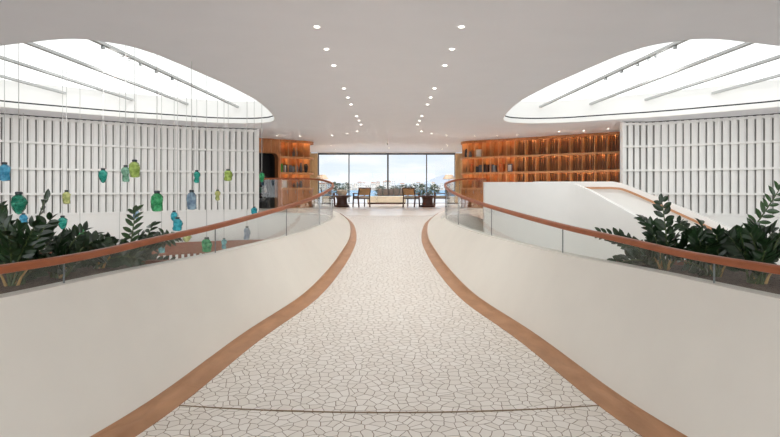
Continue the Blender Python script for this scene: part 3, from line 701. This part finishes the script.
for i, (x, y) in enumerate([(474.6, 136), (497, 135.4), (517, 134.6), (559, 131.5), (583.6, 130.6), (608, 128.8)]):
    downlight(x, y, '%s recessed downlight from the left in the row above the right bookcase' % ORD[i])
for i, d in enumerate((4.25, 3.3, 2.3)):
    for sg, side in ((-1, 'left'), (1, 'right')):
        downlight((sg*.88, d), None, 'recessed downlight in the %s row above the ramp foot, %s behind the front one' % (side, ORD[i]), 14)
for x, d in ((-2.6, 23.2), (2.6, 23.2), (-2.6, 25.6), (2.6, 25.6), (0, 24.6)):  # added fill lamps that brighten the lounge floor and ceiling
    downlight((x, d), None, 'added fill downlight in the lounge ceiling %s, %s' % ('on the left' if x < 0 else 'on the right' if x > 0 else 'over the bench sofa', 'near the windows' if d > 25 else 'in front of the seating'), 270)
sp = PZ(387.5, 139.5, CE); root = empty('ceiling_sprinkler', sp, 'small pendant sprinkler on the ceiling centre before the windows', 'sprinkler')
MB().tube([sp, sp+Vector((0, 0, -.16))], .012).build('pipe', M['white'], root); MB().lathe([(.01, -.2), (.035, -.19), (.03, -.16), (.01, -.16)], sp, 10).build('head', M['steel'], root)

# ---------------------------------------------------------------- hanging bottles
def bottle(px, py, hpx, wpx, col, shape, label, dmin=7.0):
    H = .30
    d = min(max(H*F/hpx, dmin), 13.2); H = hpx/F*d; Rr = wpx/F*d/2
    x = (px-CX)/F*d
    # keep the cord inside the skylight oval
    c = P(px, py, d); root = empty('hanging_bottle', c - Vector((0, 0, H/2)), label, 'bottle', 'hanging glass bottles')
    if shape == 'drop': prof = [(.12, -.5), (.42, -.44), (.78, -.25), (1.0, .02), (.92, .2), (.6, .32), (.36, .36)]
    elif shape == 'jug': prof = [(.45, -.5), (.86, -.46), (.95, -.3), (.9, -.15), (1.0, .0), (.95, .2), (.62, .33), (.4, .37)]
    else: prof = [(.4, -.5), (.75, -.46), (.8, -.3), (.62, -.1), (.9, .05), (1.0, .2), (.7, .33), (.42, .38)]
    ph = R.uniform(0, 6)
    fn = lambda a, z: 1+.11*math.sin(3*a+ph+z*7/H)+.07*math.sin(5*a-z*11/H)
    MB().lathe([(r*Rr, z*H) for r, z in prof], c, 16, fn=fn).build('body', M['b_'+col], root, True)
    rc = max(.022, Rr*.42)
    cap = MB().lathe([(rc, .36*H), (rc*1.15, .38*H), (rc*1.15, .48*H), (rc*.7, .5*H)], c, 12).build('cap', M['cap'], root, True)
    top = EYE+CE+.655
    MB().tube([c+Vector((0, 0, .48*H)), Vector((c.x, c.y, top-.002))], (.005 if d < 9 else .0065), 5).build('cord', M['cord'], root).parent = cap
BT = [(4.5, 171.5, 19, 10, 'blue', 'jug', 'blue hanging bottle at the left photo edge in front of the lattice'),
 (103, 175.5, 15, 8, 'teal', 'drop', 'teal hanging bottle in front of lattice, left of the pale green and lime pair'),
 (125.7, 173.5, 17, 8.5, 'pale_green', 'pinch', 'pale green hanging bottle touching the larger lime one'),
 (134.6, 168.5, 18, 10, 'lime', 'jug', 'lime hanging bottle, highest of all, next to the pale green one'),
 (66.5, 197, 14, 7, 'yellow_green', 'jug', 'yellow-green hanging bottle above the left plants'),
 (18.8, 203, 23, 13.5, 'emerald', 'drop', 'large dark emerald drop-shaped hanging bottle, largest at far left'),
 (196.8, 176.5, 13, 6.5, 'teal', 'pinch', 'small teal hanging bottle in front of the middle of the lattice'),
 (228.2, 175, 12, 8, 'lime', 'jug', 'small lime hanging bottle near the right end of the lattice'),
 (261.8, 176.8, 11, 5.5, 'green', 'drop', 'small green hanging bottle in front of the dark doorway'),
 (157, 201, 21, 11.5, 'green', 'jug', 'large green hanging bottle over the lattice bottom ledge'),
 (191.6, 199.7, 20, 9.5, 'powder_blue', 'jug', 'powder blue hanging bottle right of the large green one'),
 (217.6, 195, 11, 5.5, 'yellow_green', 'pinch', 'tiny pale yellow-green hanging bottle right of the powder blue one'),
 (254.2, 210.5, 8, 6, 'turquoise', 'jug', 'tiny turquoise hanging bottle just above the handrail by the doorway'),
 (174.2, 216, 11, 7, 'turquoise', 'drop', 'upper turquoise bottle of the hanging pair above the handrail'),
 (177.5, 224, 14, 9, 'turquoise', 'jug', 'lower turquoise bottle of the hanging pair above the handrail'),
 (186.6, 237.5, 9, 8.5, 'yellow_green', 'drop', 'pale yellow-green hanging bottle just below the handrail'),
 (206.7, 244.6, 15, 9.5, 'green', 'jug', 'green hanging bottle seen below the handrail through the glass'),
 (224, 243.5, 11, 5.5, 'cyan', 'pinch', 'slim cyan hanging bottle seen through glass right of the green one'),
 (247, 233, 14, 6.2, 'lilac_blue', 'jug', 'lilac-blue hanging bottle seen through glass, rightmost below the handrail'),
 (161.6, 247, 12, 6.5, 'cyan', 'jug', 'cyan hanging bottle in front of the lower timber balustrade, leftmost there'),
 (136, 214, 10, 5.5, 'powder_blue', 'jug', 'small powder blue hanging bottle at the tip of the upright frond'),
 (23.5, 218.5, 11, 7, 'blue', 'jug', 'small blue hanging bottle just below the dark emerald one'),
 (62.6, 222.5, 14, 8.5, 'teal', 'drop', 'teal drop-shaped hanging bottle among the left plant tips'),
 (80, 230.6, 12, 7.5, 'green', 'jug', 'green hanging bottle inside the arching left fronds'),
 (119.7, 256, 10, 6.5, 'cyan', 'jug', 'cyan hanging bottle seen through glass below the upright frond')]
for b in BT: bottle(*b)

# ---------------------------------------------------------------- lounge furniture
FL = EYE-.8
def chair(px, d, yaw, label, s=1.0):
    c = W((px-CX)/F*d, d, -.8); root = empty('lounge_chair', c, label, 'chair', 'wooden lounge chairs'); ca, sa = math.cos(yaw), math.sin(yaw)
    T = lambda x, y, z: c + Vector((x*ca-y*sa, x*sa+y*ca, z))*s            # chair faces local +y, back at -y
    xa = Vector((ca, sa, 0)); ya = Vector((-sa, ca, 0))
    for k in (-1, 1):
        MB().bar(T(k*.25, -.29, 0), T(k*.26, -.22, .42), .045).bar(T(k*.26, -.22, .42), T(k*.26, -.34, .80), .04).build('leg', M['walnut'], root)
        MB().bar(T(k*.27, .27, 0), T(k*.25, .24, .58), .045).build('leg', M['walnut'], root)
        MB().bar(T(k*.265, .26, .58), T(k*.265, -.27, .56), .05, .03).build('armrest', M['walnut'], root)
    MB().box(T(0, 0, .36), (.50*s, .5*s, .04), xa, ya).build('seat_frame', M['walnut'], root)
    MB().box(T(0, .01, .42), (.47*s, .47*s, .08), xa, ya).build('seat', M['cream'], root)
    bu = (T(0, -.33, .77)-T(0, -.23, .47)).normalized()
    MB().box(T(0, -.285, .64), (.48*s, .035, .28*s), xa, xa.cross(bu), bu).build('backrest', M['woven'], root)
    MB().bar(T(-.26, -.34, .80), T(.26, -.34, .80), .04).build('top_rail', M['walnut'], root)
    return root
chair(361.5, 21.9, math.radians(28), 'wooden chair with woven tan back right of the left coffee table')
chair(411.3, 21.9, math.radians(-24), 'wooden chair with woven tan back left of the right coffee table')
chair(440.5, 22.5, math.radians(82), 'wooden chair seen side-on right of the right coffee table')
chair(328.5, 22.5, math.radians(-82), 'wooden chair seen side-on left of the left coffee table behind railing glass')
def table(px, d, label):
    c = W((px-CX)/F*d, d, -.8); root = empty('coffee_table', c, label, 'table', 'dark pedestal coffee tables')
    mb = MB(); mb.lathe([(.30, .0), (.31, .02), (.31, .07), (.25, .09)], c, 24).build('base', M['walnut'], root, True)
    mb = MB(); mb.lathe([(.25, .085), (.22, .2), (.22, .32), (.27, .42)], c, 24).build('pedestal', M['walnut'], root, True)
    mb = MB(); mb.lathe([(.34, .42), (.37, .435), (.37, .48), (.35, .49)], c, 28).build('table_top', M['walnut'], root, True)
    return c
tl = table(342, 22.0, 'dark round pedestal coffee table on the left of the lounge')
tr_ = table(427.6, 22.0, 'dark round pedestal coffee table on the right of the lounge')
bk = empty('woven_basket', tl+Vector((0, 0, .49)), 'beige woven basket on the left coffee table', 'basket')
MB().lathe([(.16, 0), (.2, .05), (.21, .2), (.17, .23), (.15, .23), (.14, .06)], tl+Vector((0, .05, .49)), 18).build('bowl', M['cream'], bk, True)
tag(MB().lathe([(.06, 0), (.12, .03), (.17, .09), (.15, .09), (.1, .04)], tr_+Vector((.02, .02, .49)), 18).build('bowl', M['vase'], None, True), 'shallow pale bowl on the right coffee table', 'bowl')
# bench sofa
sx0, sx1 = (367-CX)/F*26, (406-CX)/F*26; c = W((sx0+sx1)/2, 26, -.8)
root = empty('bench_sofa', c, 'long cream bench sofa with grey-brown cushions in front of the windows', 'sofa')
MB().box(c+Vector((0, 0, .04)), (sx1-sx0-.1, .7, .08)).build('plinth', M['walnut'], root)
xm = (377-CX)/F*26
for a, b in ((sx0, xm), (xm, sx1)):
    o = MB().box(W((a+b)/2, 26, -.8+.235), (b-a-.012, .8, .31)).build('seat_base', M['cream'], root)
    bv = o.modifiers.new('bevel', 'BEVEL'); bv.width = .03; bv.segments = 3
nC = 5; wC = (sx1-.05-xm)/nC
for i in range(nC):
    o = MB().box(W(xm+wC*(i+.5), 26.2, -.8+.585), (wC-.02, .24, .36)).build('back_cushion', M['greige'], root)
    bv = o.modifiers.new('bevel', 'BEVEL'); bv.width = .06; bv.segments = 4
# floor lamps
for px, d, side in ((322, 23.6, 'left'), (449, 23.6, 'right')):
    c = W((px-CX)/F*d, d, -.8); root = empty('floor_lamp', c, 'floor lamp with wide taupe shade at the %s of the lounge' % side, 'lamp')
    MB().lathe([(.17, 0), (.17, .02), (.03, .04), (.02, .05)], c, 20).build('base', M['steel'], root, True)
    MB().tube([c+Vector((0, 0, .04)), c+Vector((0, 0, 1.3))], .015).build('pole', M['steel'], root)
    MB().lathe([(.29, 1.20), (.30, 1.20), (.16, 1.40), (.15, 1.40), (.02, 1.395), (.02, 1.38), (.14, 1.385)], c, 24).build('lamp_shade', M['shade'], root, True)

# ---------------------------------------------------------------- outside
M['terrace'] = plain('terrace_paving', (.82, .80, .77), .6); M['sea'] = plain('bay_water', (.10, .38, .62), .25, var=.15, scale=.02); M['hill'] = plain('dry_hill', (.50, .47, .42), .9, var=.2, scale=.01)
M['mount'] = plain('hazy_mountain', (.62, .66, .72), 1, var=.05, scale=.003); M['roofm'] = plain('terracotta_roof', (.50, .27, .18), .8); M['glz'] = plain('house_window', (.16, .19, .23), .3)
HC = [plain('house_wall_%d' % i, c, .8) for i, c in enumerate([(.92, .89, .84), (.88, .82, .74), (.94, .93, .91), (.82, .72, .63)])]
M['shrub'] = plain('terrace_shrub', (.09, .13, .06), .7, var=.5, scale=12); M['trunk'] = plain('shrub_trunk', (.14, .09, .06), .8)
o = MB().box(W(0, 42, -1.0), (60, 29, .2)).build('floor_terrace', M['terrace']); struct(o)
o = MB().box(W(0, 60, -8), (90, 8, 13.6)).build('wall_terrace', M['terrace']); struct(o)
o = MB().box(W(0, 1000, -4.6), (3600, 1860, .2)).build('floor_bay_water', M['sea']); struct(o)
mb = MB(); rows = []
for j in range(10):
    d = 1000+j*60; rows.append([W(-500+i*25, d, -5 + (j/9)**1.2*(9+4*math.sin(i*.5)+3*math.sin(i*1.3+1)) + (0 if j < 9 else 0)) for i in range(41)])
mb.rows(rows); struct(mb.build('floor_hillside', M['hill'], None, True))
mb = MB(); rows = []
for j in range(2): rows.append([])
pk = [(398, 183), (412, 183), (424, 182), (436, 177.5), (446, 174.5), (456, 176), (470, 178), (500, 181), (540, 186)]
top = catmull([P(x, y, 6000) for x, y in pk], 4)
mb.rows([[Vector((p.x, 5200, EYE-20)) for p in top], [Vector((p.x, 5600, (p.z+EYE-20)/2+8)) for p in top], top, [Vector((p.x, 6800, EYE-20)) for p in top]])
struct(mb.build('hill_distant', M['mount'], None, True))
def house(px, base_y, d, w, h, kind, label):
    z0 = (CY-base_y)/F*d; c = W((px-CX)/F*d, d, z0); root = empty('house', c, label, 'house', 'pale houses of the town across the bay')
    MB().box(c+Vector((0, 0, h/2-2)), (w, w*.8, h+4)).build('wall', HC[kind % 4], root)
    if kind % 3 == 0:
        e = [c+Vector((sx*w*.54, sy*w*.44, h)) for sx, sy in ((-1, -1), (1, -1), (1, 1), (-1, 1))] + [c+Vector((-w*.3, 0, h+w*.18)), c+Vector((w*.3, 0, h+w*.18))]
        MB().add(e, [(0, 1, 5, 4), (2, 3, 4, 5), (1, 2, 5), (3, 0, 4), (0, 3, 2, 1)]).build('roof', M['roofm'], root)
    else: MB().box(c+Vector((0, 0, h+.25)), (w*1.04, w*.84, .5)).build('roof', HC[2], root)
    nx = 2 if w < 12 else 3; nz = max(1, int(h/4))
    for i in range(nx):
        for j in range(nz):
            MB().box(c+Vector((w*((i+.5)/nx-.5), -w*.4-.05, h*(j+.5)/nz)), (w*.14, .2, h/nz*.42)).build('window', M['glz'], root)
Rh = random.Random(11); pan = ['leftmost', 'second', 'third', 'rightmost']
edges = [319.5, 348, 386, 425, 454]
for w_ in range(4):
    n = 6 if w_ in (0, 3) else 8
    for i in range(n):
        px = edges[w_]+(edges[w_+1]-edges[w_])*(i+.5)/n + Rh.uniform(-1, 1); back = i % 2
        d = 1060+back*260+Rh.uniform(-20, 60); hw = Rh.uniform(8, 15); hh = Rh.uniform(7, 13)
        by = 189.2 - back*2.4 - Rh.uniform(0, .8)
        if w_ == 2 and i < 2 or w_ == 1 and i > 5: hh *= 1.35
        house(px, by, d, hw, hh, Rh.randrange(12), 'pale town house across the bay, %s from the left through the %s window pane' % (ORD[i], pan[w_]))
def shrub(px, d, h, w, label):
    c = W((px-CX)/F*d, d, -.9); root = empty('terrace_shrub', c, label, 'shrub', 'shrubs on the terrace outside')
    MB().tube([c, c+Vector((.03, 0, h*.6))], .04, 6).build('trunk', M['trunk'], root)
    mb = MB()
    for i in range(170):
        a = R.uniform(0, 2*PI); zz = R.uniform(.25, 1); r = w*math.sin(PI*min(1, zz*.95))**.6*R.uniform(.4, 1); p = c+Vector((r*math.cos(a), r*math.sin(a), h*zz))
        leaflet(mb, p, Vector((math.cos(a), math.sin(a), R.uniform(-.3, .8))), Vector((0, 0, 1)), .28, .08, 0)
    mb.build('foliage', M['shrub'], root)
for i, (px, d, h, w, lb) in enumerate([(336.5, 48, 1.35, .4, 'dark shrub on the terrace beyond the leftmost window pane'), (345.5, 56, 1.4, .4, 'dark shrub on the terrace just left of the first mullion'), (381, 42, 1.0, .35, 'low shrub on the terrace behind the bench sofa'),
        (394, 46, 1.0, .35, 'low shrub on the terrace right of the middle mullion'), (403, 41, 1.1, .4, 'shrub on the terrace behind the right end of the bench sofa'), (413, 46, 1.2, .4, 'shrub on the terrace above the right woven chair'), (422.5, 42, 1.15, .4, 'bushy shrub on the terrace just left of the third mullion'), (434, 46, 1.15, .4, 'shrub on the terrace beyond the rightmost window pane')]):
    shrub(px, d, h, w, lb)

# ---------------------------------------------------------------- sky, camera, colour
wd = bpy.data.worlds.new('World'); bpy.context.scene.world = wd; wd.use_nodes = True; nt = wd.node_tree; nt.nodes.clear(); L = nt.links.new
tc = N(nt, 'ShaderNodeTexCoord'); sp_ = N(nt, 'ShaderNodeSeparateXYZ'); L(tc.outputs['Generated'], sp_.inputs[0])
gr_ = N(nt, 'ShaderNodeValToRGB'); e = gr_.color_ramp.elements; e[0].position = 0; e[0].color = (.80, .87, .93, 1); e[1].position = .6; e[1].color = (.52, .68, .92, 1)
k = e.new(.12); k.color = (.72, .82, .95, 1); L(sp_.outputs['Z'], gr_.inputs['Fac'])
mp = N(nt, 'ShaderNodeMapping'); mp.inputs['Scale'].default_value = (1, 1, 4.5); no = N(nt, 'ShaderNodeTexNoise', Scale=7, Detail=6, Roughness=.55); L(tc.outputs['Generated'], mp.inputs['Vector']); L(mp.outputs[0], no.inputs['Vector'])
cr = N(nt, 'ShaderNodeValToRGB'); cr.color_ramp.elements[0].position = .42; cr.color_ramp.elements[1].position = .66; L(no.outputs['Fac'], cr.inputs['Fac'])
mx = N(nt, 'ShaderNodeMixRGB'); mx.inputs[2].default_value = (.93, .94, .95, 1); L(cr.outputs['Color'], mx.inputs['Fac']); L(gr_.outputs['Color'], mx.inputs[1])
bg = N(nt, 'ShaderNodeBackground', Strength=1.18); L(mx.outputs[0], bg.inputs['Color']); wo = N(nt, 'ShaderNodeOutputWorld'); L(bg.outputs[0], wo.inputs['Surface'])

def fill_area(name, loc, rot, sx, sy, power, col):
    l = bpy.data.lights.new(name, 'AREA'); l.shape = 'RECTANGLE'; l.size = sx; l.size_y = sy; l.energy = power; l.color = col
    o = bpy.data.objects.new(name, l); C.objects.link(o); o.location = loc; o.rotation_euler = rot
fill_area('rear_fill_light', W(0, -8.2, .1), (PI/2, 0, 0), 27, 3.4, 600, (1, .99, .985))  # added area lamp out of view, fills the room from the rear
sun = bpy.data.lights.new('sun', 'SUN'); sun.energy = 2.0; sun.angle = .01; sun.color = (1, .93, .82)
so = bpy.data.objects.new('sun', sun); C.objects.link(so); so.location = (-60, -60, 90); so.rotation_euler = Vector((.35, .60, -.80)).to_track_quat('-Z', 'Y').to_euler()
cam = bpy.data.cameras.new('camera'); co = bpy.data.objects.new('camera', cam); C.objects.link(co)
co.location = (0, 0, EYE); co.rotation_euler = (PI/2, 0, 0); cam.sensor_width = 36; cam.lens = F/780*36; cam.clip_end = 12000; cam.clip_start = .05
cam.shift_x = 1/780; cam.shift_y = -(218.5-CY)/780
sc = bpy.context.scene; sc.camera = co
sc.view_settings.view_transform = 'Standard'; sc.view_settings.look = 'None'; sc.view_settings.gamma = 1; sc.view_settings.use_curve_mapping = False
sc.view_settings.exposure = 0.0
sc.cycles.use_denoising = True; sc.cycles.max_bounces = 12; sc.cycles.diffuse_bounces = 12; sc.cycles.transparent_max_bounces = 24; sc.cycles.transmission_bounces = 10
sc.cycles.sample_clamp_indirect = 6; sc.cycles.caustics_reflective = False; sc.cycles.caustics_refractive = False
